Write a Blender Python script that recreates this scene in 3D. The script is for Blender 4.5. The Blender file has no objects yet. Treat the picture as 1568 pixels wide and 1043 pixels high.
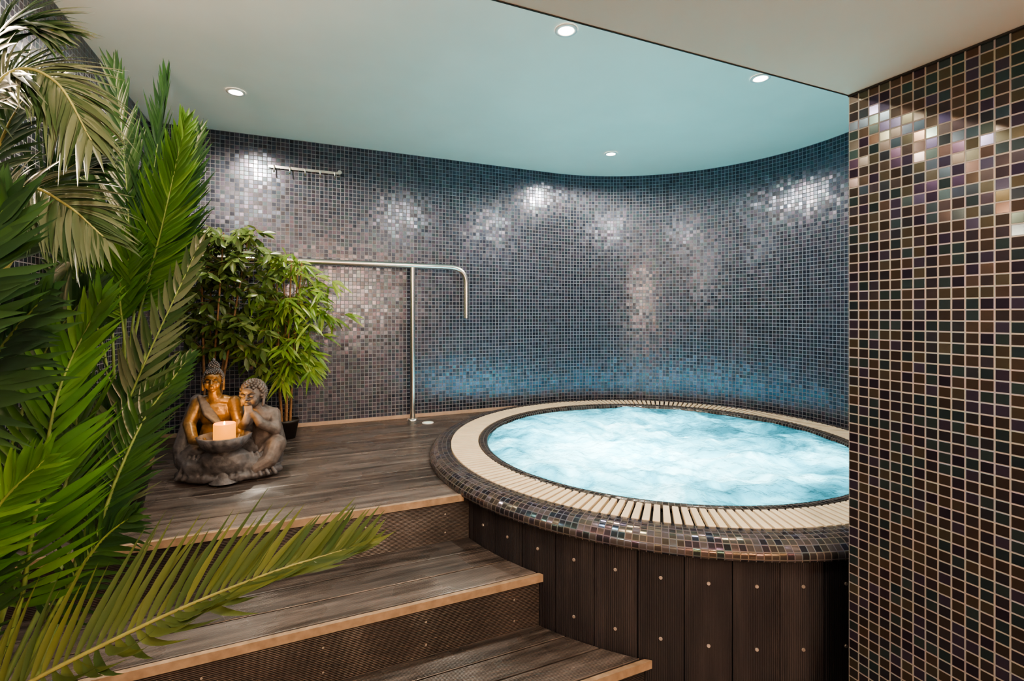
import bpy, bmesh, math, random
from mathutils import Vector, Matrix, Euler, noise
random.seed(7)
sc=bpy.context.scene
sc.view_settings.view_transform='AgX'
try: sc.view_settings.look='AgX - Medium High Contrast'
except Exception: pass
sc.view_settings.exposure=0.32

ANG=math.radians(23.2)
C=Vector((.96,3.17,0))
M=Matrix.Translation(C)@Matrix.Rotation(ANG,4,'Z')
def W(a,b,z): return M@Vector((a,b,z))
RW=1.51; AL=-3.09; AP=-.508; BR=-4.6
ZC=2.81; ZS=2.204; ZD=.64; ZR=.70

# ------------------------------------------------------------ helpers
def link(o): sc.collection.objects.link(o); return o
def mesh_obj(name,verts,faces,mats,fm=None,uvs=None,smooth=False,mat_world=None,parent=None):
    me=bpy.data.meshes.new(name)
    me.from_pydata([tuple(v) for v in verts],[],faces)
    if not isinstance(mats,(list,tuple)): mats=[mats]
    for m in mats: me.materials.append(m)
    if fm:
        for p,i in zip(me.polygons,fm): p.material_index=i
    if uvs:
        l=me.uv_layers.new(name='UVMap')
        for p in me.polygons:
            for li in p.loop_indices: l.data[li].uv=uvs[me.loops[li].vertex_index]
    if smooth: me.polygons.foreach_set('use_smooth',[True]*len(me.polygons))
    me.update()
    o=link(bpy.data.objects.new(name,me))
    if mat_world is not None: o.matrix_world=mat_world
    if parent:
        o.parent=parent
        o.matrix_parent_inverse=Matrix.Identity(4)
    return o
def empty(name,loc=(0,0,0),rot=(0,0,0)):
    e=link(bpy.data.objects.new(name,None)); e.location=loc; e.rotation_euler=rot; e.empty_display_size=.1
    return e
def box(V,F,a0,a1,b0,b1,z0,z1):
    hexa(V,F,[(a0,b0),(a1,b0),(a1,b1),(a0,b1)],z0,z1)
def hexa(V,F,q,z0,z1):
    s=len(V)
    for z in (z0,z1):
        for a,b in q: V.append((a,b,z))
    n=len(q)
    F.append([s+i for i in range(n)][::-1]); F.append([s+n+i for i in range(n)])
    for i in range(n):
        j=(i+1)%n; F.append([s+i,s+j,s+n+j,s+n+i])
def lathe(name,prof,segs,mat,mat_world=None,parent=None,t0=0,t1=2*math.pi,uvr=None,smooth=True,mod=None):
    V=[];F=[];U=[]
    cum=[0]
    for i in range(1,len(prof)): cum.append(cum[-1]+math.hypot(prof[i][0]-prof[i-1][0],prof[i][1]-prof[i-1][1]))
    for k in range(segs+1):
        t=t0+(t1-t0)*k/segs
        for i,(r,z) in enumerate(prof):
            rr=r*(mod(t,i) if mod else 1)
            V.append((rr*math.cos(t),rr*math.sin(t),z)); U.append((t*(uvr or 1),cum[i]))
    n=len(prof)
    for k in range(segs):
        for i in range(n-1):
            F.append([k*n+i,(k+1)*n+i,(k+1)*n+i+1,k*n+i+1])
    return mesh_obj(name,V,F,mat,uvs=U,smooth=smooth,mat_world=mat_world,parent=parent)

# ------------------------------------------------------------ materials
def new_mat(name):
    m=bpy.data.materials.new(name); m.use_nodes=True
    nt=m.node_tree; b=nt.nodes['Principled BSDF']
    return m,nt,b
def N(nt,t,**k):
    n=nt.nodes.new(t)
    for a,v in k.items(): setattr(n,a,v)
    return n
def ramp(nt,stops,interp='LINEAR'):
    r=N(nt,'ShaderNodeValToRGB'); cr=r.color_ramp; cr.interpolation=interp
    while len(cr.elements)<len(stops): cr.elements.new(.5)
    for e,(p,c) in zip(cr.elements,stops):
        e.position=p; e.color=(*c,1)
    return r
def plain(name,col,rough=.5,metal=0,noise_amt=.12,scale=20,bump=.0,emis=None,es=0):
    m,nt,b=new_mat(name)
    tc=N(nt,'ShaderNodeTexCoord'); nz=N(nt,'ShaderNodeTexNoise'); nz.inputs['Scale'].default_value=scale; nz.inputs['Detail'].default_value=5
    nt.links.new(tc.outputs['Object'],nz.inputs['Vector'])
    r=ramp(nt,[(.3,tuple(c*(1-noise_amt) for c in col)),(.7,tuple(min(1,c*(1+noise_amt)) for c in col))])
    nt.links.new(nz.outputs['Fac'],r.inputs[0]); nt.links.new(r.outputs[0],b.inputs['Base Color'])
    b.inputs['Roughness'].default_value=rough; b.inputs['Metallic'].default_value=metal
    if bump:
        bp=N(nt,'ShaderNodeBump'); bp.inputs['Strength'].default_value=bump; bp.inputs['Distance'].default_value=.01
        nt.links.new(nz.outputs['Fac'],bp.inputs['Height']); nt.links.new(bp.outputs[0],b.inputs['Normal'])
    if emis:
        b.inputs['Emission Color'].default_value=(*emis,1); b.inputs['Emission Strength'].default_value=es
    return m
def mosaic(name,pitch,cols,grout,tilt=.07,rough=.14,metal=.35,g=.07,film=0):
    m,nt,b=new_mat(name); L=nt.links.new
    uv=N(nt,'ShaderNodeUVMap')
    sc_=N(nt,'ShaderNodeVectorMath',operation='SCALE'); sc_.inputs['Scale'].default_value=1/pitch
    L(uv.outputs[0],sc_.inputs[0])
    fl=N(nt,'ShaderNodeVectorMath',operation='FLOOR'); L(sc_.outputs[0],fl.inputs[0])
    fr=N(nt,'ShaderNodeVectorMath',operation='FRACTION'); L(sc_.outputs[0],fr.inputs[0])
    wn=N(nt,'ShaderNodeTexWhiteNoise',noise_dimensions='3D'); L(fl.outputs[0],wn.inputs['Vector'])
    r=ramp(nt,[(i/len(cols),c) for i,c in enumerate(cols)],'CONSTANT'); L(wn.outputs['Value'],r.inputs[0])
    sb=N(nt,'ShaderNodeVectorMath',operation='SUBTRACT'); L(fr.outputs[0],sb.inputs[0]); sb.inputs[1].default_value=(.5,.5,0)
    ab=N(nt,'ShaderNodeVectorMath',operation='ABSOLUTE'); L(sb.outputs[0],ab.inputs[0])
    sp=N(nt,'ShaderNodeSeparateXYZ'); L(ab.outputs[0],sp.inputs[0])
    mx=N(nt,'ShaderNodeMath',operation='MAXIMUM'); L(sp.outputs[0],mx.inputs[0]); L(sp.outputs[1],mx.inputs[1])
    mr=N(nt,'ShaderNodeMapRange'); mr.inputs[1].default_value=.5-g-.015; mr.inputs[2].default_value=.5-g+.015; L(mx.outputs[0],mr.inputs[0])
    mixc=N(nt,'ShaderNodeMix',data_type='RGBA'); L(mr.outputs[0],mixc.inputs[0]); L(r.outputs[0],mixc.inputs[6]); mixc.inputs[7].default_value=(*grout,1)
    L(mixc.outputs[2],b.inputs['Base Color'])
    rr=N(nt,'ShaderNodeMapRange'); L(mr.outputs[0],rr.inputs[0]); rr.inputs[3].default_value=rough; rr.inputs[4].default_value=.7; L(rr.outputs[0],b.inputs['Roughness'])
    rm=N(nt,'ShaderNodeMapRange'); L(mr.outputs[0],rm.inputs[0]); rm.inputs[3].default_value=metal; rm.inputs[4].default_value=0; L(rm.outputs[0],b.inputs['Metallic'])
    b.inputs['Specular IOR Level'].default_value=.9
    if film:
        tf=N(nt,'ShaderNodeMapRange'); L(wn.outputs['Value'],tf.inputs[0]); tf.inputs[3].default_value=film[0]; tf.inputs[4].default_value=film[1]
        try:
            L(tf.outputs[0],b.inputs['Thin Film Thickness']); b.inputs['Thin Film IOR'].default_value=1.5
        except Exception as ex: print('film',ex)
    s2=N(nt,'ShaderNodeVectorMath',operation='SUBTRACT'); L(wn.outputs['Color'],s2.inputs[0]); s2.inputs[1].default_value=(.5,.5,.5)
    s3=N(nt,'ShaderNodeVectorMath',operation='SCALE'); L(s2.outputs[0],s3.inputs[0]); s3.inputs['Scale'].default_value=tilt
    ge=N(nt,'ShaderNodeNewGeometry')
    ad=N(nt,'ShaderNodeVectorMath',operation='ADD'); L(ge.outputs['Normal'],ad.inputs[0]); L(s3.outputs[0],ad.inputs[1])
    nm=N(nt,'ShaderNodeVectorMath',operation='NORMALIZE'); L(ad.outputs[0],nm.inputs[0])
    bp=N(nt,'ShaderNodeBump',invert=True); bp.inputs['Strength'].default_value=.35; bp.inputs['Distance'].default_value=.003
    L(mr.outputs[0],bp.inputs['Height']); L(nm.outputs[0],bp.inputs['Normal']); L(bp.outputs[0],b.inputs['Normal'])
    return m
def boards_mat(name,dark,light,ridge_axis='Y',rough=.38,ridge=.006,streak=(1.2,14,1)):
    m,nt,b=new_mat(name); L=nt.links.new
    tc=N(nt,'ShaderNodeTexCoord'); mp=N(nt,'ShaderNodeMapping'); mp.inputs['Scale'].default_value=streak
    L(tc.outputs['Object'],mp.inputs[0])
    nz=N(nt,'ShaderNodeTexNoise'); nz.inputs['Scale'].default_value=2.2; nz.inputs['Detail'].default_value=7; nz.inputs['Roughness'].default_value=.62
    L(mp.outputs[0],nz.inputs['Vector'])
    ge=N(nt,'ShaderNodeNewGeometry')
    ma=N(nt,'ShaderNodeMath',operation='MULTIPLY_ADD'); L(ge.outputs['Random Per Island'],ma.inputs[0]); ma.inputs[1].default_value=.16; L(nz.outputs['Fac'],ma.inputs[2])
    r=ramp(nt,[(.42,dark),(.60,tuple((x+y)/2*.85 for x,y in zip(dark,light))),(.80,light)]); L(ma.outputs[0],r.inputs[0])
    L(r.outputs[0],b.inputs['Base Color'])
    n2=N(nt,'ShaderNodeTexNoise'); n2.inputs['Scale'].default_value=5; L(tc.outputs['Object'],n2.inputs['Vector'])
    rr=N(nt,'ShaderNodeMapRange'); L(n2.outputs['Fac'],rr.inputs[0]); rr.inputs[1].default_value=.35; rr.inputs[2].default_value=.65; rr.inputs[3].default_value=rough-.14; rr.inputs[4].default_value=rough+.15; L(rr.outputs[0],b.inputs['Roughness'])
    wv=N(nt,'ShaderNodeTexWave',wave_type='BANDS',bands_direction=ridge_axis if ridge_axis in 'XYZ' else 'X')
    wv.inputs['Scale'].default_value=.314/ridge
    uv=N(nt,'ShaderNodeUVMap')
    L(tc.outputs['Object'] if ridge_axis in 'XYZ' else uv.outputs[0],wv.inputs['Vector'])
    bp=N(nt,'ShaderNodeBump'); bp.inputs['Strength'].default_value=.6; bp.inputs['Distance'].default_value=.002
    L(wv.outputs['Fac'],bp.inputs['Height']); L(bp.outputs[0],b.inputs['Normal'])
    return m
def leaf_mat(name,cols,rough=.38,trans=.3):
    m,nt,b=new_mat(name); L=nt.links.new
    ge=N(nt,'ShaderNodeNewGeometry')
    r=ramp(nt,[(i/max(1,len(cols)-1),c) for i,c in enumerate(cols)]); L(ge.outputs['Random Per Island'],r.inputs[0])
    L(r.outputs[0],b.inputs['Base Color']); b.inputs['Roughness'].default_value=rough; b.inputs['Specular IOR Level'].default_value=.6
    tr=N(nt,'ShaderNodeBsdfTranslucent'); 
    g=N(nt,'ShaderNodeGamma'); g.inputs[1].default_value=.8; L(r.outputs[0],g.inputs[0]); L(g.outputs[0],tr.inputs[0])
    mx=N(nt,'ShaderNodeMixShader'); mx.inputs[0].default_value=trans
    L(b.outputs[0],mx.inputs[1]); L(tr.outputs[0],mx.inputs[2]); L(mx.outputs[0],nt.nodes['Material Output'].inputs['Surface'])
    return m

M_wall=mosaic('mosaic_slate_blue',.0302,[(.06,.075,.115),(.08,.095,.14),(.04,.05,.08),(.10,.10,.14),(.06,.09,.115),(.095,.085,.13),(.045,.06,.095),(.07,.072,.095)],(.165,.165,.18),tilt=.065,rough=.23,metal=.68,g=.065)
M_pil=mosaic('mosaic_bronze',.0302,[(.068,.053,.05),(.05,.045,.06),(.095,.072,.058),(.04,.034,.05),(.055,.078,.078),(.075,.058,.088),(.05,.045,.055),(.10,.08,.062),(.04,.058,.07),(.062,.052,.058)],(.24,.215,.205),tilt=.10,rough=.15,metal=.7,g=.065,film=(200,420))
M_rim=mosaic('mosaic_rim',.026,[(.065,.058,.06),(.10,.09,.09),(.05,.047,.055),(.12,.108,.105),(.04,.037,.042)],(.10,.095,.095),tilt=.12,rough=.16,metal=.5,film=(200,350))
M_rimin=mosaic('mosaic_waterline',.024,[(.03,.025,.022),(.06,.05,.045),(.02,.02,.022),(.08,.07,.06)],(.08,.07,.065),tilt=.12,rough=.18,metal=.4)
M_ceil=plain('painted_plaster_white',(.83,.79,.71),.75,0,.03,3,.02)
M_soff=plain('painted_plaster_warm',(.86,.67,.54),.75,0,.03,3,.02)
M_dark=plain('dark_shadow_gap',(.02,.018,.016),.8)
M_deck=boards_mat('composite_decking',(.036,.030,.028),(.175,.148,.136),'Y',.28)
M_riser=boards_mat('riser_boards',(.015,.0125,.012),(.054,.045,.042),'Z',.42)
M_panel=boards_mat('panel_boards',(.021,.020,.0235),(.044,.040,.043),'U',.42,.008,(8,8,.8))
M_nose=plain('nosing_tan_wood',(.33,.24,.165),.38,0,.25,30,.1)
M_grate=plain('cream_grating',(.80,.66,.47),.4,0,.08,10)
M_steel=plain('brushed_steel',(.78,.75,.70),.25,1,.05,30)
M_screw=plain('screw_steel',(.75,.68,.6),.35,.8,.05,30)
M_floor=mosaic('floor_tiles',.3,[(.05,.045,.04),(.06,.055,.05)],(.03,.03,.03),tilt=.01,rough=.35,metal=0,g=.01)
M_base=plain('trim_tan',(.45,.34,.26),.4,.2,.1,20)
M_basin=plain('pool_shell_pale',(.6,.85,.88),.4)
M_stone=plain('grey_stone_resin',(.085,.082,.088),.5,0,.45,35,.4)
M_gold=plain('gold_paint_candle_glow',(.20,.125,.05),.38,.35,.55,30,.3)  # gold paint tone with the candle's orange glow put into the colour
M_child=plain('weathered_stone_brown',(.12,.10,.092),.5,.1,.45,30,.35)
M_pot=plain('dark_pot',(.02,.018,.017),.45)
M_soil=plain('soil',(.03,.02,.012),.9,0,.3,60,.5)
M_stem=plain('palm_stem',(.14,.20,.05),.5,0,.2,30)
M_stemd=plain('palm_stem_olive',(.22,.22,.07),.5,0,.2,30)
M_trunk=plain('cane_brown',(.23,.13,.06),.6,0,.35,50,.3)
M_leaf=leaf_mat('palm_leaf_green',[(.03,.095,.012),(.065,.17,.02),(.045,.12,.02),(.11,.23,.03)])
M_leafd=leaf_mat('palm_leaf_dark',[(.014,.042,.014),(.032,.08,.02),(.02,.052,.02)],.28,.12)
M_leafo=leaf_mat('palm_leaf_olive',[(.055,.085,.02),(.12,.14,.032),(.08,.11,.03),(.04,.075,.02)],.36,.22)
M_leafg=leaf_mat('palm_leaf_pale',[(.035,.065,.025),(.10,.12,.07),(.03,.055,.02),(.025,.05,.02)],.22,.12)
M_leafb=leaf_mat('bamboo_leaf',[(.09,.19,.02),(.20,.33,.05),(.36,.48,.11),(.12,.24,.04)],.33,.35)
M_leaff=leaf_mat('ficus_leaf',[(.06,.10,.022),(.10,.16,.04),(.18,.24,.07)],.33,.2)  # darker, broader leaves of the ficus
M_lamp=plain('lamp_lens',(1,1,1),.3,0,0,1,0,(1,.90,.76),90)
M_white=plain('white_trim_ring',(.8,.78,.75),.4)
M_candle=plain('candle_wax',(.70,.17,.01),.5,0,.05,20,0,(1,.36,.02),1.25)
M_flame=plain('flame',(1,.7,.2),.5,0,0,1,0,(1,.6,.15),20)

def water_mat():
    m,nt,b=new_mat('bubbling_water'); L=nt.links.new; nt.nodes.remove(b)
    tc=N(nt,'ShaderNodeTexCoord')
    nz=N(nt,'ShaderNodeTexNoise'); nz.inputs['Scale'].default_value=2.2; nz.inputs['Detail'].default_value=10; nz.inputs['Roughness'].default_value=.6; nz.inputs['Distortion'].default_value=1.2
    L(tc.outputs['Object'],nz.inputs['Vector'])
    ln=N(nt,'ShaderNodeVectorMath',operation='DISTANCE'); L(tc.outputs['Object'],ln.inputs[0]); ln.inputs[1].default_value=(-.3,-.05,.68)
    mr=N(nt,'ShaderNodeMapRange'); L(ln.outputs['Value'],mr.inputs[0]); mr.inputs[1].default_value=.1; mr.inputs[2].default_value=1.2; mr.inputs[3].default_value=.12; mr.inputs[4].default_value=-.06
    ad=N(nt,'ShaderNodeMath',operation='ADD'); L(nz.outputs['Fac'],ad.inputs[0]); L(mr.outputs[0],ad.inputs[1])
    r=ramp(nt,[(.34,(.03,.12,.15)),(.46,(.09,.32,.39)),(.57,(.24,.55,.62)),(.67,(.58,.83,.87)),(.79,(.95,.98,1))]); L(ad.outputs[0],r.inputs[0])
    df=N(nt,'ShaderNodeBsdfDiffuse'); tl=N(nt,'ShaderNodeBsdfTranslucent'); gl=N(nt,'ShaderNodeBsdfGlossy'); gl.inputs['Roughness'].default_value=.12
    L(r.outputs[0],df.inputs[0]); L(r.outputs[0],tl.inputs[0])
    m1=N(nt,'ShaderNodeMixShader'); m1.inputs[0].default_value=.6; L(df.outputs[0],m1.inputs[1]); L(tl.outputs[0],m1.inputs[2])
    fz=N(nt,'ShaderNodeFresnel'); fz.inputs[0].default_value=1.33
    m2=N(nt,'ShaderNodeMixShader'); L(fz.outputs[0],m2.inputs[0]); L(m1.outputs[0],m2.inputs[1]); L(gl.outputs[0],m2.inputs[2])
    n2=N(nt,'ShaderNodeTexNoise'); n2.inputs['Scale'].default_value=11; n2.inputs['Detail'].default_value=7; L(tc.outputs['Object'],n2.inputs['Vector'])
    bp=N(nt,'ShaderNodeBump'); bp.inputs['Strength'].default_value=.9; bp.inputs['Distance'].default_value=.05; L(n2.outputs['Fac'],bp.inputs['Height'])
    for s in (df,gl,fz): L(bp.outputs[0],s.inputs['Normal'])
    L(m2.outputs[0],nt.nodes['Material Output'].inputs['Surface'])
    return m
M_water=water_mat()

# ------------------------------------------------------------ room shell
def wall(name,path,z0,z1,mat,off=0):
    V=[];F=[];U=[];s=off
    for i,(a,b) in enumerate(path):
        if i: s+=math.hypot(a-path[i-1][0],b-path[i-1][1])
        for z in (z0,z1): V.append((a,b,z)); U.append((s,z))
    for i in range(len(path)-1): F.append([2*i,2*i+2,2*i+3,2*i+1])
    o=mesh_obj(name,V,F,mat,uvs=U,mat_world=M,smooth=len(path)>4)
    return o
arc=[(RW*math.cos(t),RW*math.sin(t)) for t in [math.pi/2-math.pi*i/96 for i in range(97)]]
wall('wall_back',[(AL,RW)]+[(AL+(-AL)*i/10,RW) for i in range(1,10)]+arc+[(-.1,-RW),(AP+.02,-RW),(AP,-RW)],0,ZC,M_wall,1.0)
wall('wall_left',[(AL,BR),(AL,RW)],0,ZC,M_wall)
wall('wall_right',[(AP,-RW),(AP,BR)],0,ZS,M_pil)
wall('wall_rear',[(AP,BR),(AL,BR)],0,ZS,M_soff)
poly=[(AL,-RW),(AL,RW)]+arc
mesh_obj('ceiling',[(a,b,ZC) for a,b in poly],[list(range(len(poly)))],M_ceil,mat_world=M)
V=[];F=[]; box(V,F,AL,AP,BR,-RW,ZS,ZC); mesh_obj('ceiling_soffit',V,F,M_soff,mat_world=M)
V=[];F=[]; box(V,F,AL,AP+.004,-RW-.002,-RW+.002,ZS-.002,ZS+.002); mesh_obj('trim_soffit_edge',V,F,M_dark,mat_world=M)
V=[];F=[]; box(V,F,AP-.006,AP-.0005,BR,-RW,ZS-.006,ZS-.0005); mesh_obj('painted_shadow_line',V,F,M_dark,mat_world=M)  # dark bar painting the shadow line where right wall meets soffit
fp=[(AL,BR),(AP,BR),(AP,-RW),(RW,-RW),(RW,RW),(AL,RW)]
mesh_obj('floor',[(a,b,0) for a,b in fp],[[0,1,2,3,4,5]],M_floor,uvs=fp,mat_world=M)

# ------------------------------------------------------------ deck & steps
def aend(b,R): return -math.sqrt(max(R*R-b*b,0))
def qboard(a0,b0,b1,R):
    q=[(a0,b0)]
    for i in range(7):
        b=b0+(b1-b0)*i/6; q.append((aend(b,R),b))
    q.append((a0,b1)); return q
BF=[-.311,-.735,-1.07]; ZT=[.64,.4267,.2133]
RD=1.462; RS=1.428
def tread(name,b0,b1,z,R,nb,e):
    V=[];F=[]; w=(b1-b0)/nb
    for i in range(nb):
        hexa(V,F,qboard(AL+.002,b0+i*w+.003,b0+(i+1)*w-.003,R),z-.024,z)
    o=mesh_obj('boards_'+name,V,F,M_deck,parent=e)
    md=o.modifiers.new('b','BEVEL'); md.width=.002; md.segments=1; md.limit_method='ANGLE'
e=empty('wooden_deck_steps'); e.matrix_world=M
tread('deck',BF[0]+.022,RW-.012,ZT[0],RD,12,e)
tread('t2',BF[1]+.022,BF[0]+.02,ZT[1],RS,3,e)
tread('t3',BF[2]+.022,BF[1]+.02,ZT[2],RS,3,e)
V=[];F=[];Vn=[];Fn=[];Vs=[];Fs=[]
prev=[RW,BF[0]+.03,BF[1]+.03]
for i in range(3):
    b=BF[i]; z=ZT[i]; zl=ZT[i+1] if i<2 else 0
    R=RS
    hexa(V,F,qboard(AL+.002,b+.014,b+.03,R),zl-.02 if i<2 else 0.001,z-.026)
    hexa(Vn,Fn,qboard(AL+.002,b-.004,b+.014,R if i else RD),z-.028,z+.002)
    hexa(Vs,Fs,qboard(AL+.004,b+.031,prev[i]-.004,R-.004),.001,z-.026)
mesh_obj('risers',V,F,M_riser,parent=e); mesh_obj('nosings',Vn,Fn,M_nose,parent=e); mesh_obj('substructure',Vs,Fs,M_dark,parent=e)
V=[];F=[]
for i in range(3):
    b=BF[i]; zl=ZT[i+1] if i<2 else 0
    for k in range(8):
        a=aend(b,RS)-.12-k*.36
        if a<AL+.05: break
        for dz in (.045,.13):
            q=[(a+.004*math.cos(t*math.pi/4),zl+dz+.004*math.sin(t*math.pi/4)) for t in range(8)]
            s=len(V); V+= [(x,b+.0125,zz) for x,zz in q]; F.append(list(range(s,s+8)))
mesh_obj('riser_screws',V,F,M_screw,parent=e)
V=[];F=[]; box(V,F,AL+.01,-.35,RW-.011,RW-.001,ZD,ZD+.028); mesh_obj('baseboard_back',V,F,M_base,mat_world=M)

# ------------------------------------------------------------ tub
ZB=ZR-.066
T=empty('round_jacuzzi_tub'); T.matrix_world=M
lathe('rim_mosaic',[(1.35,ZR-.004),(1.352,ZR),(1.415,ZR-.002),(1.44,ZR-.010),(1.47,ZR-.034),(1.474,ZR-.042),(1.474,ZB+.003),(1.47,ZB),(1.42,ZB)],220,M_rim,parent=T,uvr=1.45)
lathe('ledge_mosaic',[(1.44,ZD+.004),(1.508,ZD+.004)],110,M_rim,parent=T,t0=-math.pi/2,t1=math.pi/2,uvr=1.45)
lathe('waterline_mosaic',[(1.17,ZR-.02),(1.17,ZR),(1.13,ZR-.001),(1.118,ZR-.008),(1.112,ZR-.03),(1.11,.55)],220,M_rimin,parent=T,uvr=1.14)
lathe('gutter',[(1.17,ZR-.03),(1.35,ZR-.03)],160,M_dark,parent=T)
lathe('basin',[(1.11,.55),(1.08,.2),(.9,.12),(0.001,.12)],96,M_basin,parent=T)
V=[];F=[]; n=208
for k in range(n):
    t=2*math.pi*(k+.5)/n; ca,sa=math.cos(t),math.sin(t)
    r0,r1=1.175,1.345
    h0,h1=r0*math.pi/n*.7,r1*math.pi/n*.7; q=[]
    for r,h in ((r0,-h0),(r1,-h1),(r1,h1),(r0,h0)):
        q.append((r*ca-h*sa,r*sa+h*ca))
    hexa(V,F,q,ZR-.02,ZR+.001)
o=mesh_obj('overflow_grating',V,F,M_grate,parent=T)
md=o.modifiers.new('b','BEVEL'); md.width=.0025; md.segments=2
V=[];F=[];U=[];n=54;g=.0018/1.42
Vs=[];Fs=[]
for k in range(n):
    t0=2*math.pi*k/n+g; t1=2*math.pi*(k+1)/n-g; s=len(V); st=5
    for i in range(st+1):
        t=t0+(t1-t0)*i/st
        for r,z in ((1.425,0.001),(1.425,ZB),(1.41,ZB),(1.41,0.001)):
            rr=r-(.003 if i in (0,st) and r>1.42 else 0)
            V.append((rr*math.cos(t),rr*math.sin(t),z)); U.append((t*1.42,z))
    for i in range(st):
        for j in range(4):
            jj=(j+1)%4; F.append([s+i*4+j,s+(i+1)*4+j,s+(i+1)*4+jj,s+i*4+jj])
    F.append([s,s+1,s+2,s+3]); F.append([s+st*4+3,s+st*4+2,s+st*4+1,s+st*4])
    tm=(t0+t1)/2
    for z in (.525,.30,.08):
        s2=len(Vs)
        for rr,rad in ((1.424,.007),(1.428,.0055)):
            for q in range(10):
                al=q*math.pi/5; x=rad*math.cos(al)
                Vs.append((rr*math.cos(tm)-x*math.sin(tm),rr*math.sin(tm)+x*math.cos(tm),z+rad*math.sin(al)))
        Fs.append([s2+10+q for q in range(10)])
        for q in range(10): Fs.append([s2+q,s2+(q+1)%10,s2+10+(q+1)%10,s2+10+q])
mesh_obj('skirt_boards',V,F,M_panel,uvs=U,parent=T)
mesh_obj('skirt_screws',Vs,Fs,M_screw,parent=T)
lathe('skirt_backing',[(1.40,0.002),(1.40,ZB)],120,M_dark,parent=T)
V=[];F=[];nr=110;ns=300;zw=ZR-.026
for i in range(nr+1):
    r=1.113*i/nr
    for k in range(ns):
        t=2*math.pi*k/ns; x,y=r*math.cos(t),r*math.sin(t)
        fall=min(1,(1.113-r)/.12)
        h=noise.fractal(Vector((x*3.2,y*3.2,3.1)),1,2,6)*.038+noise.noise(Vector((x*13,y*13,1)))*.013
        V.append((x,y,zw+h*(.2+.8*fall)))
for i in range(nr):
    for k in range(ns):
        k2=(k+1)%ns; F.append([i*ns+k,(i+1)*ns+k,(i+1)*ns+k2,i*ns+k2])
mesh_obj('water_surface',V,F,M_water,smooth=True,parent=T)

# ------------------------------------------------------------ lamps
def light(name,kind,loc,e,col,size=.05,parent=None,**k):
    l=bpy.data.lights.new(name,kind); l.energy=e; l.color=col
    if kind in('POINT','SPOT'): l.shadow_soft_size=size
    for a,v in k.items(): setattr(l,a,v)
    o=link(bpy.data.objects.new(name,l)); o.location=loc
    if parent: o.parent=parent
    return o
for i,(x,y,en) in enumerate([(-.3,-.15,56),(.5,.45,23),(.45,-.55,23),(-.5,.5,23)]):
    light('underwater_lamp_%d'%i,'POINT',(x,y,.34),en,(.76,.95,.94),.1,parent=T)
def downlight(x,y,z,en,col=(1,.86,.70),ang=172):
    d=empty('recessed_downlight',(x,y,z))
    lathe('ring',[(.052,-.001),(.052,-.007),(.036,-.008),(.034,-.002)],32,M_white,parent=d)
    lathe('lens',[(.035,-.003),(.0005,-.003)],24,M_lamp,parent=d)
    light('lamp','SPOT',(0,0,-.035),en,col,.03,parent=d,spot_size=math.radians(ang),spot_blend=.35)
for x,y in [(-1.63,2.89),(.81,4.01),(1.38,2.72),(.25,2.26)]:
    downlight(x,y,ZC,50)
p=W(-2.7,-.6,0); downlight(p.x,p.y,ZC,45)
for a,b in [(-1.15,-2.35),(-2.3,-2.1),(-1.2,-3.7)]:
    p=W(a,b,0); downlight(p.x,p.y,ZS,36,(1,.80,.62))
def added_uplight(mw,en):
    s=empty('unseen_fill_uplight'); s.matrix_world=mw
    lathe('shade',[(.03,-.10),(.06,-.08),(.07,.08),(.066,.08),(.055,-.075),(.028,-.09)],32,M_steel,parent=s)
    light('lamp','POINT',(0,0.0,.10),en,(1,.74,.50),.06,parent=s)
for a in (-1.2,-2.4): added_uplight(M@Matrix.Translation((a,BR+.09,1.75)),105)  # unseen uplights added behind the camera to brighten soffit, palms and statue
added_uplight(M@Matrix.Translation((AL+.09,-1.15,2.05)),32)  # another added uplight, out of view, warms the high ceiling on the left

# ------------------------------------------------------------ handrail
def tube(name,pts,rad,mat,parent=None,cyc=False,res=5):
    cu=bpy.data.curves.new(name,'CURVE'); cu.dimensions='3D'; cu.bevel_depth=rad; cu.bevel_resolution=res; cu.use_fill_caps=True
    sp=cu.splines.new('POLY'); sp.points.add(len(pts)-1)
    for q,p in zip(sp.points,pts): q.co=(*p,1)
    cu.materials.append(mat)
    o=link(bpy.data.objects.new(name,cu))
    for s in cu.splines: s.use_smooth=True
    if parent: o.parent=parent
    return o
def fillet(pts,r,n=8):
    out=[Vector(pts[0])]
    for i in range(1,len(pts)-1):
        p=Vector(pts[i]); d0=(Vector(pts[i-1])-p).normalized(); d1=(Vector(pts[i+1])-p).normalized()
        for k in range(n+1):
            t=k/n; A=p+d0*r; B=p+d1*r
            out.append(A*(1-t)**2+p*2*t*(1-t)+B*t*t)
    out.append(Vector(pts[-1])); return out
H=empty('stainless_handrail'); H.matrix_world=M
tube('rail',fillet([(-3.0,-1.25,1.08),(-3.0,.4,1.90),(-3.0,1.42,1.89),(-.856,1.42,1.885),(-.856,1.42,1.46)],.15,12),.023,M_steel,H)
tube('post',[(-1.31,1.42,ZD),(-1.31,1.42,1.87)],.022,M_steel,H)
lathe('post_flange',[(.001,.012),(.04,.012),(.045,0)],24,M_steel,parent=H).location=(-1.31,1.42,ZD)
tube('post_left',[(-3.0,-1.0,0.22),(-3.0,-1.0,1.2)],.021,M_steel,H)
for b,z in ((.9,1.89),(-.3,1.55)):
    tube('bracket',[(-3.0,b,z-.02),(-3.04,b,z-.06),(-3.09,b,z-.06)],.01,M_steel,H)
H=empty('wall_hook_rail'); H.matrix_world=M
V=[];F=[]; box(V,F,-2.36,-1.86,1.492,1.502,2.578,2.597); mesh_obj('rail_plate',V,F,M_steel,parent=H)
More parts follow.
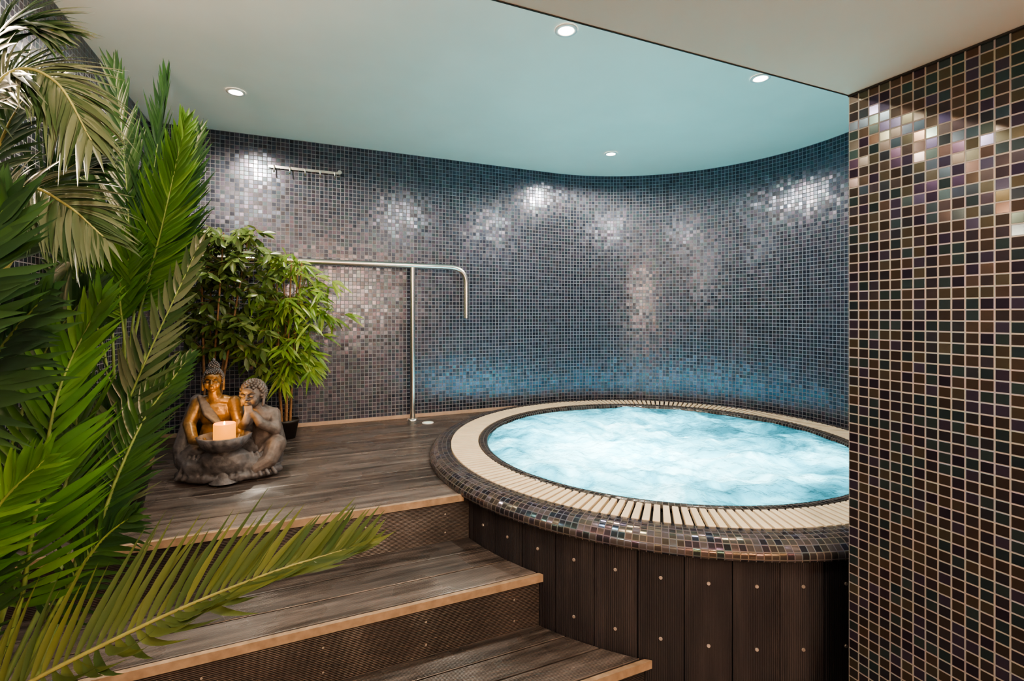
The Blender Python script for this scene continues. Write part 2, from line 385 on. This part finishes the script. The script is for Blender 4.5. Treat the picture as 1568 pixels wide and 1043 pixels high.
for k in range(5):
    a=-2.32+k*.105
    tube('hook_%d'%k,fillet([(a,1.493,2.59),(a,1.455,2.585),(a,1.455,2.55),(a,1.44,2.535)],.008,4),.005,M_steel,H)
tube('end_knob',[(-1.865,1.495,2.588),(-1.865,1.46,2.588)],.016,M_steel,H)
d=empty('deck_floor_light',(-.66,3.84,ZD))
lathe('ring',[(.045,.001),(.045,.006),(.033,.006)],24,M_white,parent=d)
lathe('lens',[(.033,.005),(.0005,.005)],24,plain('frosted_lens',(.5,.6,.5),.3,0,.05,10,0,(.7,1,.8),.5),parent=d)

# ------------------------------------------------------------ foliage
def cat(pts,n):
    P=[Vector(p) for p in pts]; P=[P[0]*2-P[1]]+P+[P[-1]*2-P[-2]]; out=[]
    m=len(P)-3
    for i in range(n+1):
        u=i/n*m; k=min(int(u),m-1); t=u-k; a,b,c,d=P[k:k+4]
        out.append(.5*((2*b)+(c-a)*t+(2*a-5*b+4*c-d)*t*t+(3*b-a-3*c+d)*t**3))
    return out
class Plant:
    def __init__(s): s.V=[];s.F=[];s.M=[]
    def leaf(s,B,D,Nn,L,w,droop,mi,prof=(.35,.8,1,.9,.65,.35,.02),bend=None):
        D=D.normalized(); Wd=D.cross(Nn)
        if Wd.length<1e-3: Wd=D.cross(Vector((1,0,.3)))
        Wd.normalize(); up=Wd.cross(D)
        st=len(s.V); n=len(prof)
        for i,q in enumerate(prof):
            t=i/(n-1)
            p=B+D*(L*t)+Vector((0,0,-1))*(droop*L*t*t)
            if bend is not None: p=p+bend*(L*t*t)
            s.V+= [p-Wd*w*q*.5, p-up*w*q*.16, p+Wd*w*q*.5]
        for i in range(n-1):
            for j in (0,1):
                s.F.append([st+i*3+j,st+i*3+j+1,st+i*3+4+j,st+i*3+3+j]); s.M.append(mi)
    def stem(s,pts,r0,r1,mi,sides=6):
        st=len(s.V); n=len(pts)
        for i,p in enumerate(pts):
            T=(pts[min(i+1,n-1)]-pts[max(i-1,0)]).normalized()
            X=T.cross(Vector((.3,1,.1))).normalized(); Y=T.cross(X); r=r0+(r1-r0)*i/(n-1)
            for k in range(sides):
                a=2*math.pi*k/sides; s.V.append(p+X*r*math.cos(a)+Y*r*math.sin(a))
        for i in range(n-1):
            for k in range(sides):
                k2=(k+1)%sides; s.F.append([st+i*sides+k,st+i*sides+k2,st+(i+1)*sides+k2,st+(i+1)*sides+k]); s.M.append(mi)
    def frond(s,pts,n=34,L=.2,w=.016,Nn=(.2,-1,.35),droop=.12,start=.3,mi=0,sm=3,r0=.007,tip=.35,phi=(62,22),bend=.25):
        c=cat(pts,60); s.stem(c,r0,.0015,sm)
        Nn=Vector(Nn).normalized()
        for i in range(n):
            t=start+(1-start)*(i+.5)/n; f=t*60; k=min(int(f),59); B=c[k].lerp(c[k+1],f-k); T=(c[k+1]-c[k]).normalized()
            u=(t-start)/(1-start)
            ln=L*(.55+.45*math.sin(math.pi*min(1,u*1.5+.1)) if u<.3 else (1-(1-tip)*((u-.3)/.7)**1.6))
            ph=math.radians(phi[0]+(phi[1]-phi[0])*u)
            S=T.cross(Nn).normalized(); up=S.cross(T)
            for sd in (-1,1):
                pj=ph+random.uniform(-.09,.09)
                D=T*math.cos(pj)+S*sd*math.sin(pj)+up*random.uniform(.05,.3)
                s.leaf(B,D,up,ln*random.uniform(.86,1.1),w*random.uniform(.8,1.15),droop*random.uniform(.5,1.7),mi,bend=T*bend*random.uniform(.4,1.4))
        B=c[-1];T=(c[-1]-c[-2]).normalized(); s.leaf(B,T,Nn,L*tip,w*.8,droop,mi)
    def build(s,name,mats,parent,clampf=None):
        if clampf: s.V=[clampf(v) for v in s.V]
        return mesh_obj(name,s.V,s.F,mats,fm=s.M,smooth=True,parent=parent)
Mi=M.inverted()
def clamp(v):
    l=Mi@Vector(v); l.x=max(l.x,AL+.015); l.y=min(l.y,RW-.015); l.z=min(l.z,ZC-.02); return M@l
def pot(par,r,h,loc):
    o=lathe('pot',[(.001,.002),(r*.72,.002),(r*.95,h*.85),(r,h*.86),(r,h),(r*.92,h),(r*.9,h*.9)],40,M_pot,parent=par); o.location=loc
    o=lathe('soil',[(r*.91,h*.9),(.001,h*.92)],24,M_soil,parent=par); o.location=loc

mats=[M_leaf,M_leafd,M_leafo,M_stem,M_stemd,M_leafg]
e=empty('potted_areca_palm'); PB=(-1.12,.78,0); pot(e,.17,.32,PB)
P=Plant(); r=(-1.11,.79,.3)
P.frond([r,(-1.1,.8,.62),(-.93,.85,.80),(-.70,.9,.915),(-.486,.95,.99),(-.30,1.0,1.03)],48,.13,.0165,(.1,-.75,.9),-.38,.34,2,4,phi=(82,30),bend=.5)
P.frond([r,(-1.02,.9,.7),(-.965,.95,.90),(-.945,.97,1.095),(-.925,1.0,1.34),(-.88,1.05,1.53)],32,.18,.017,start=.42,mi=0)
P.frond([r,(-1.0,1.0,.7),(-1.0,1.1,.884),(-.985,1.15,1.04),(-.93,1.2,1.308),(-.80,1.25,1.67)],42,.14,.013,start=.5,mi=5,Nn=(.5,-1,.2))
P.frond([r,(-1.06,1.0,.7),(-1.07,1.2,.95),(-1.04,1.25,1.10),(-1.0,1.3,1.25),(-.92,1.3,1.36)],30,.15,.017,start=.45,mi=1,droop=.3)
P.frond([r,(-1.05,.9,.8),(-1.01,.95,1.069),(-1.02,1.0,1.233),(-1.0,1.05,1.416),(-.95,1.1,1.55)],32,.18,.018,start=.42,mi=1)
P.frond([r,(-1.06,.95,.7),(-1.02,1.0,.94),(-1.0,1.1,1.12),(-1.02,1.15,1.28),(-1.08,1.2,1.46)],32,.18,.018,start=.45,mi=0,Nn=(-.3,-1,.2))
P.frond([r,(-1.1,.85,.62),(-1.06,.9,.84),(-1.02,.92,1.0),(-.98,.92,1.12)],26,.15,.017,start=.5,mi=1,Nn=(.2,-1,.2))
P.frond([r,(-1.02,.85,.7),(-.96,.85,.98),(-.9,.85,1.15),(-.83,.87,1.24)],26,.12,.014,start=.5,mi=0,Nn=(.3,-1,.3))
P.frond([r,(-1.0,1.0,.75),(-.945,1.1,.98),(-.925,1.15,1.12),(-.895,1.2,1.25),(-.83,1.25,1.38)],32,.115,.014,start=.45,mi=1,Nn=(.2,-1,.2),phi=(55,20))
P.frond([r,(-1.0,.95,.7),(-.93,1.0,.90),(-.86,1.02,1.02),(-.79,1.02,1.08)],26,.12,.013,start=.45,mi=1,Nn=(.2,-1,.5),droop=.3)
P.frond([r,(-1.05,.74,.9),(-.93,.7,1.25),(-.83,.7,1.45),(-.775,.7,1.555),(-.72,.7,1.66)],24,.15,.02,start=.55,mi=1)
P.frond([r,(-1.05,.76,.9),(-.95,.78,1.2),(-.88,.8,1.36),(-.83,.8,1.45),(-.76,.8,1.53)],22,.15,.02,start=.5,mi=1,droop=.3)
P.frond([r,(-1.1,.8,1.0),(-1.02,.84,1.6),(-.934,.85,1.83),(-.866,.85,1.92),(-.79,.85,1.90),(-.73,.85,1.80)],50,.13,.011,(.1,-.8,.7),.40,.5,5,4,phi=(75,30))
P.frond([r,(-1.15,.85,1.0),(-1.08,.9,1.5),(-1.0,.9,1.65),(-.9,.9,1.73),(-.82,.9,1.70),(-.75,.9,1.64)],46,.13,.011,(.1,-.8,.7),.35,.5,5,4,phi=(75,30))
P.frond([r,(-1.12,.85,1.2),(-1.04,.9,1.7),(-.98,.9,1.95),(-.92,.9,2.03),(-.84,.9,2.02)],40,.15,.013,(.1,-.8,.7),.3,.5,1,4)
P.frond([r,(-1.15,.9,1.1),(-1.1,1.0,1.6),(-1.06,1.0,1.8),(-1.0,1.0,1.93),(-.93,1.0,1.98)],40,.16,.013,(.1,-.8,.7),.3,.5,1,4)
P.frond([r,(-1.12,.9,1.1),(-1.08,1.0,1.5),(-1.03,1.05,1.68),(-.96,1.05,1.80),(-.88,1.05,1.84)],40,.17,.014,(.1,-.8,.5),.3,.5,1,4)
P.build('fronds',mats,e,clamp)
e=empty('potted_kentia_palm'); PB=(-1.72,2.12,ZD); pot(e,.14,.22,PB)
P=Plant(); r=(-1.72,2.12,ZD+.2)
P.frond([r,(-1.66,2.1,1.44),(-1.66,2.12,1.92),(-1.70,2.1,2.54)],46,.27,.022,start=.35,mi=1,phi=(50,15))
P.frond([r,(-1.62,2.1,1.5),(-1.55,2.1,2.0),(-1.48,2.1,2.50)],46,.26,.021,start=.35,mi=1,phi=(50,15),Nn=(-.4,-1,.1))
P.frond([r,(-1.58,2.05,1.4),(-1.43,2.0,1.85),(-1.30,1.95,2.26)],46,.20,.019,start=.4,mi=0,phi=(50,15),Nn=(.6,-1,.2))
P.frond([r,(-1.60,2.2,1.5),(-1.53,2.2,1.85),(-1.41,2.2,2.30)],40,.26,.021,start=.35,mi=1,phi=(50,15),Nn=(.2,-1,.1))
P.frond([r,(-1.62,2.05,1.3),(-1.60,2.0,1.6),(-1.50,1.95,1.78)],32,.20,.018,start=.5,mi=0,phi=(55,20))
P.frond([r,(-1.70,2.05,1.3),(-1.74,2.0,1.6),(-1.72,1.95,1.85)],32,.26,.02,start=.4,mi=1,phi=(55,20))
P.frond([r,(-1.76,2.15,1.5),(-1.85,2.15,2.0),(-1.9,2.1,2.35)],40,.26,.022,start=.35,mi=1,phi=(55,20))
P.frond([r,(-1.74,2.0,1.15),(-1.74,1.9,1.35),(-1.62,1.85,1.45)],28,.18,.018,start=.4,mi=1,droop=.4)
P.frond([r,(-1.70,2.0,1.05),(-1.62,1.92,1.18),(-1.50,1.9,1.20)],28,.16,.018,start=.35,mi=1,droop=.5)
P.frond([r,(-1.76,2.0,1.0),(-1.75,1.88,1.12),(-1.68,1.75,1.08)],28,.17,.018,start=.35,mi=1,droop=.5)
P.build('fronds',mats,e,clamp)

# bushy bamboo, joined with a broader-leaved ficus in its own pot on the left
e=empty('potted_bamboo_ficus'); PB=(-1.56,3.38,ZD); pot(e,.085,.13,PB)
P=Plant()
for k in range(6):
    a=k*1.05; b0=Vector((PB[0]+.03*math.cos(a),PB[1]+.03*math.sin(a),ZD+.1))
    top=Vector((PB[0]+.10*math.cos(a)+.01,PB[1]+.06*math.sin(a),ZD+1.1+.12*random.random()))
    c=cat([b0,b0.lerp(top,.4)+Vector((random.uniform(-.02,.02),0,0)),top],20); P.stem(c,.009,.005,1)
    for j in range(19):
        i=random.randint(8,20); B=c[i]; th=random.uniform(0,6.28); 
        br=Vector((math.cos(th),math.sin(th)*.6,random.uniform(-.2,.45)))*random.uniform(.10,.33)
        if i<10: br*=.55
        E=B+br; mid=B.lerp(E,.5)+Vector((0,0,.04)); P.stem([B,mid,E],.002,.001,1,4)
        for q in range(8):
            D=(br.normalized()*.6+Vector((random.uniform(-1,1),random.uniform(-1,1),random.uniform(-1.0,.2)))).normalized()
            P.leaf(E if q%2 else mid,D,Vector((random.uniform(-.5,.5),-.8,.7)),random.uniform(.10,.15),.023,.3,0,prof=(.2,.8,1,.6,.02))
P2=(-1.93,3.14,ZD); pot(e,.11,.2,P2)
for k in range(5):
    a=k*1.26; b0=Vector((P2[0]+.03*math.cos(a),P2[1]+.03*math.sin(a),ZD+.15))
    top=Vector((P2[0]+.15*math.cos(a)+.09,P2[1]+.1*math.sin(a),ZD+1.36))
    c=cat([b0,b0.lerp(top,.5),top],20); P.stem(c,.010,.004,1)
    for j in range(30):
        i=random.randint(7,20); B=c[i]; th=random.uniform(0,6.28)
        br=Vector((math.cos(th),math.sin(th)*.7,random.uniform(-.2,.35)))*random.uniform(.08,.27)
        E=B+br; mid=B.lerp(E,.55)+Vector((0,0,.03)); P.stem([B,mid,E],.002,.001,1,4)
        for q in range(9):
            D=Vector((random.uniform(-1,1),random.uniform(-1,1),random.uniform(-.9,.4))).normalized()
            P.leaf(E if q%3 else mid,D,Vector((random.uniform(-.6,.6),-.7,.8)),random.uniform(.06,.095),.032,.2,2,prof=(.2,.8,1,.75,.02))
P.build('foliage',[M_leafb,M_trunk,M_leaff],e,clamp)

# ------------------------------------------------------------ statue
S=empty('buddha_statue_with_candle',(-1.49,2.62,ZD+.015),(0,0,math.radians(14)))
def ell(L,c,s,rot=(0,0,0)): L.append((Vector(c),Vector(s if hasattr(s,'__len__') else (s,s,s)),Euler(rot)))
def cap(L,p0,r0,p1,r1,n=8):
    p0,p1=Vector(p0),Vector(p1)
    for i in range(n+1):
        t=i/n; ell(L,p0.lerp(p1,t),r0+(r1-r0)*t)
def chain(L,pts,n=6):
    for (p,r_),(q,s_) in zip(pts,pts[1:]): cap(L,p,r_,q,s_,n)
def sculpt(name,L,mat,vox=.005,rem=True,sub=2):
    bm=bmesh.new()
    for c,s,rt in L:
        bmesh.ops.create_icosphere(bm,subdivisions=sub,radius=1,matrix=Matrix.Translation(c)@rt.to_matrix().to_4x4()@Matrix.Diagonal((*s,1)))
    me=bpy.data.meshes.new(name); bm.to_mesh(me); bm.free(); me.materials.append(mat)
    me.polygons.foreach_set('use_smooth',[True]*len(me.polygons))
    o=link(bpy.data.objects.new(name,me)); o.parent=S
    if rem:
        md=o.modifiers.new('r','REMESH'); md.mode='VOXEL'; md.voxel_size=vox; md.use_smooth_shade=True
        m2=o.modifiers.new('s','SMOOTH'); m2.factor=.5; m2.iterations=2
    return o
def head(L,c,k,yaw):
    R=Matrix.Rotation(yaw,3,'Z')
    def q(x,y,z): return c+R@Vector((x,y,z))*k
    def E(p,s,rt=0): ell(L,q(*p),tuple(v*k for v in s),(0,0,yaw))
    E((0,.004,.008),(.043,.050,.052)); E((0,-.014,-.020),(.036,.036,.034)); E((0,-.024,-.044),(.017,.017,.013))
    E((0,-.046,.026),(.028,.008,.014))
    cap(L,q(0,-.048,.016),.0045*k,q(0,-.060,-.010),.0075*k,6); E((.007,-.052,-.012),(.006,.006,.005)); E((-.007,-.052,-.012),(.006,.006,.005))
    for sx in(-1,1):
        E((sx*.018,-.044,.004),(.012,.008,.0065))
        for j in range(7):
            a=j/6; E((sx*(.007+.025*a),-.050+.012*a*a,.014+.007*math.sin(a*math.pi)),(.0045,.004,.0026))
        E((sx*.022,-.032,-.018),(.016,.014,.018))
        chain(L,[(q(sx*.045,.004,.014),.009*k),(q(sx*.049,.002,-.012),.0065*k),(q(sx*.047,-.002,-.044),.0075*k)],6)
    E((0,-.050,-.0265),(.0125,.007,.0034)); E((0,-.049,-.0335),(.0105,.0075,.0042))
def curls(L,c,rx,ry,rz,n,rad,zmin,yaw=0,front=-.35,hl=.45):
    R=Matrix.Rotation(yaw,3,'Z')
    for i in range(n):
        z=1-2*(i+.5)/n; rr=math.sqrt(1-z*z); t=i*2.39996
        x,y=rr*math.cos(t),rr*math.sin(t)
        if z<zmin or (y<front and z<hl): continue
        ell(L,Vector(c)+R@Vector((x*rx,y*ry,z*rz)),rad)
L=[]
ell(L,(0,-.01,.035),(.255,.165,.038))
chain(L,[((-.10,.04,.13),.085),((-.20,-.03,.085),.065),((-.15,-.12,.065),.048),((-.02,-.15,.07),.045)],9)
chain(L,[((.02,.04,.13),.085),((.19,-.02,.08),.062),((.13,-.12,.065),.048),((0,-.15,.07),.045)],9)
ell(L,(-.07,.05,.14),(.13,.1,.09)); ell(L,(0,-.135,.09),(.13,.07,.085))
for k in range(15):
    x=-.21+k*.03; y0=-.10-.06*math.sqrt(max(0,1-(x/.25)**2))
    cap(L,(x*.8,y0+.02,.15-.14*abs(x)),.009,(x*1.08+.01,y0-.035+abs(x)*.14,.02),.011,9)
for k in range(9):
    t=math.pi*(1.08+.84*k/8); t2=math.pi*(1.08+.84*(k+1)/8)
    if k<8: cap(L,(.245*math.cos(t),-.02+.165*math.sin(t),.018+.006*(k%2)),.02,(.245*math.cos(t2),-.02+.165*math.sin(t2),.018),.02,5)
for k in range(4): cap(L,(-.235+.01*k,-.01-.02*k,.12-.02*k),.012,(-.06,-.165,.085-.018*k),.012,12)
sculpt('base_robe',L,M_stone,.0045)
L=[]
hc=Vector((-.097,.0,.487)); hy=.15
ell(L,(-.09,.04,.20),(.085,.068,.10)); ell(L,(-.09,.033,.31),(.088,.058,.088)); ell(L,(-.09,.033,.375),(.092,.044,.036))
cap(L,(-.095,.025,.38),.036,(-.097,.01,.44),.030,6)
chain(L,[((-.176,.035,.367),.038),((-.208,-.005,.265),.031),((-.16,-.09,.20),.025),((-.10,-.14,.195),.018)],9)
chain(L,[((-.005,.03,.365),.037),((.03,-.02,.27),.030),((.06,-.09,.21),.025),((.06,-.14,.195),.018)],9)
for s_ in (-1,1):
    for k in range(4): chain(L,[((-.005+s_*(.085-.004*k),-.15-.006*k,.215-.012*k),.009),((-.005+s_*(.06-.004*k),-.195,.205-.012*k),.0065)],4)
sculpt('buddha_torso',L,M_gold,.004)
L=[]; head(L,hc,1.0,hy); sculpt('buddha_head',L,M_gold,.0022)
L=[]
ell(L,hc+Vector((0,.010,.016)),(.045,.048,.053)); curls(L,hc+Vector((0,.007,.011)),.047,.052,.059,330,.0055,-.45,hy,-.45,.50)
ell(L,hc+Vector((0,.010,.074)),(.024,.024,.028)); curls(L,hc+Vector((0,.010,.072)),.025,.025,.031,90,.0052,-.5,0,-2)
ell(L,hc+Vector((0,.010,.108)),(.009,.009,.014))
sculpt('buddha_hair',L,M_stone,rem=False,sub=1)
L=[]
chain(L,[((-.186,.045,.378),.036),((-.222,.03,.26),.038),((-.24,-.005,.14),.044),((-.225,-.04,.08),.04)],10)
for k in range(6):
    o_=k*.013
    chain(L,[((-.165+o_*.4,.005,.405-o_*.3),.011),((-.125+o_,-.034,.32-o_*.6),.011),((-.06+o_,-.042,.26-o_),.012),((.02,-.03,.20-o_),.012)],11)
chain(L,[((-.16,.07,.37),.034),((-.02,.08,.35),.038),((.06,.06,.22),.05)],9)
sculpt('shawl',L,M_stone,.004)
L=[]
chain(L,[((.165,.03,.13),.092),((.165,.02,.22),.074),((.15,.0,.29),.058),((.125,-.015,.335),.036)],9)
ell(L,(.15,-.0,.31),(.070,.048,.034))
chain(L,[((.20,.0,.30),.034),((.220,-.06,.225),.031),((.16,-.115,.275),.025),((.125,-.105,.322),.018)],9)
chain(L,[((.10,-.01,.30),.03),((.065,-.07,.255),.026),((.09,-.115,.285),.022),((.095,-.105,.322),.017)],9)
chain(L,[((.17,.0,.12),.07),((.225,-.07,.15),.052),((.20,-.12,.08),.042),((.14,-.14,.05),.034)],9)
for k in range(6):
    a=k*.022
    chain(L,[((.215-a*.6,-.01-a*.2,.325-a*.2),.009),((.225-a*.5,-.055,.24-a*1.0),.011),((.21-a,-.07-a*.3,.16-a*.7),.011)],10)
for k in range(4): cap(L,(.088+.010*k,-.112,.332),.0065,(.082+.010*k,-.098,.362),.0055,4)
sculpt('child_body',L,M_child,.0042)
cc=Vector((.105,-.042,.410)); cy=-.25
L=[]; head(L,cc,1.18,cy); sculpt('child_head',L,M_child,.0026)
L=[]; ell(L,cc+Vector((0,.014,.018)),(.056,.058,.060)); curls(L,cc+Vector((0,.012,.014)),.060,.064,.067,230,.0092,-.45,cy,-.4,.42); sculpt('child_curls',L,M_child,rem=False,sub=2)
def petal(t,i): return 1+(.06*abs(math.sin(t*7)) if 1<=i<=3 else 0)
o=lathe('bowl',[(.03,0),(.065,.006),(.100,.035),(.118,.078),(.108,.080),(.09,.05),(.001,.035)],84,M_stone,parent=S,mod=petal); o.location=(0.005,-.165,.155)
o=lathe('bowl_foot',[(.075,0),(.045,.04),(.04,.17)],32,M_stone,parent=S); o.location=(0.005,-.15,.0)
o=lathe('candle',[(.001,0),(.050,0),(.050,.098),(.047,.101),(.030,.090),(.001,.088)],40,M_candle,parent=S,mod=lambda t,i:1+.02*math.sin(3*t)); o.location=(0.005,-.165,.193)
L=[]; ell(L,(.005,-.165,.293),(.004,.004,.010)); sculpt('flame',L,M_flame,rem=False)
light('candle_lamp','POINT',(.005,-.165,.38),1.6,(1,.46,.10),.02,parent=S)

# ------------------------------------------------------------ camera
w=bpy.data.worlds.new('world'); sc.world=w; w.use_nodes=True; w.node_tree.nodes['Background'].inputs[0].default_value=(.02,.02,.025,1)
cam=bpy.data.cameras.new('camera'); cam.sensor_width=36; cam.lens=750/1568*36; cam.shift_y=-.0265; cam.clip_start=.05
co=link(bpy.data.objects.new('camera',cam)); co.location=(0,0,1.5); co.rotation_euler=(math.pi/2,0,0)
sc.camera=co
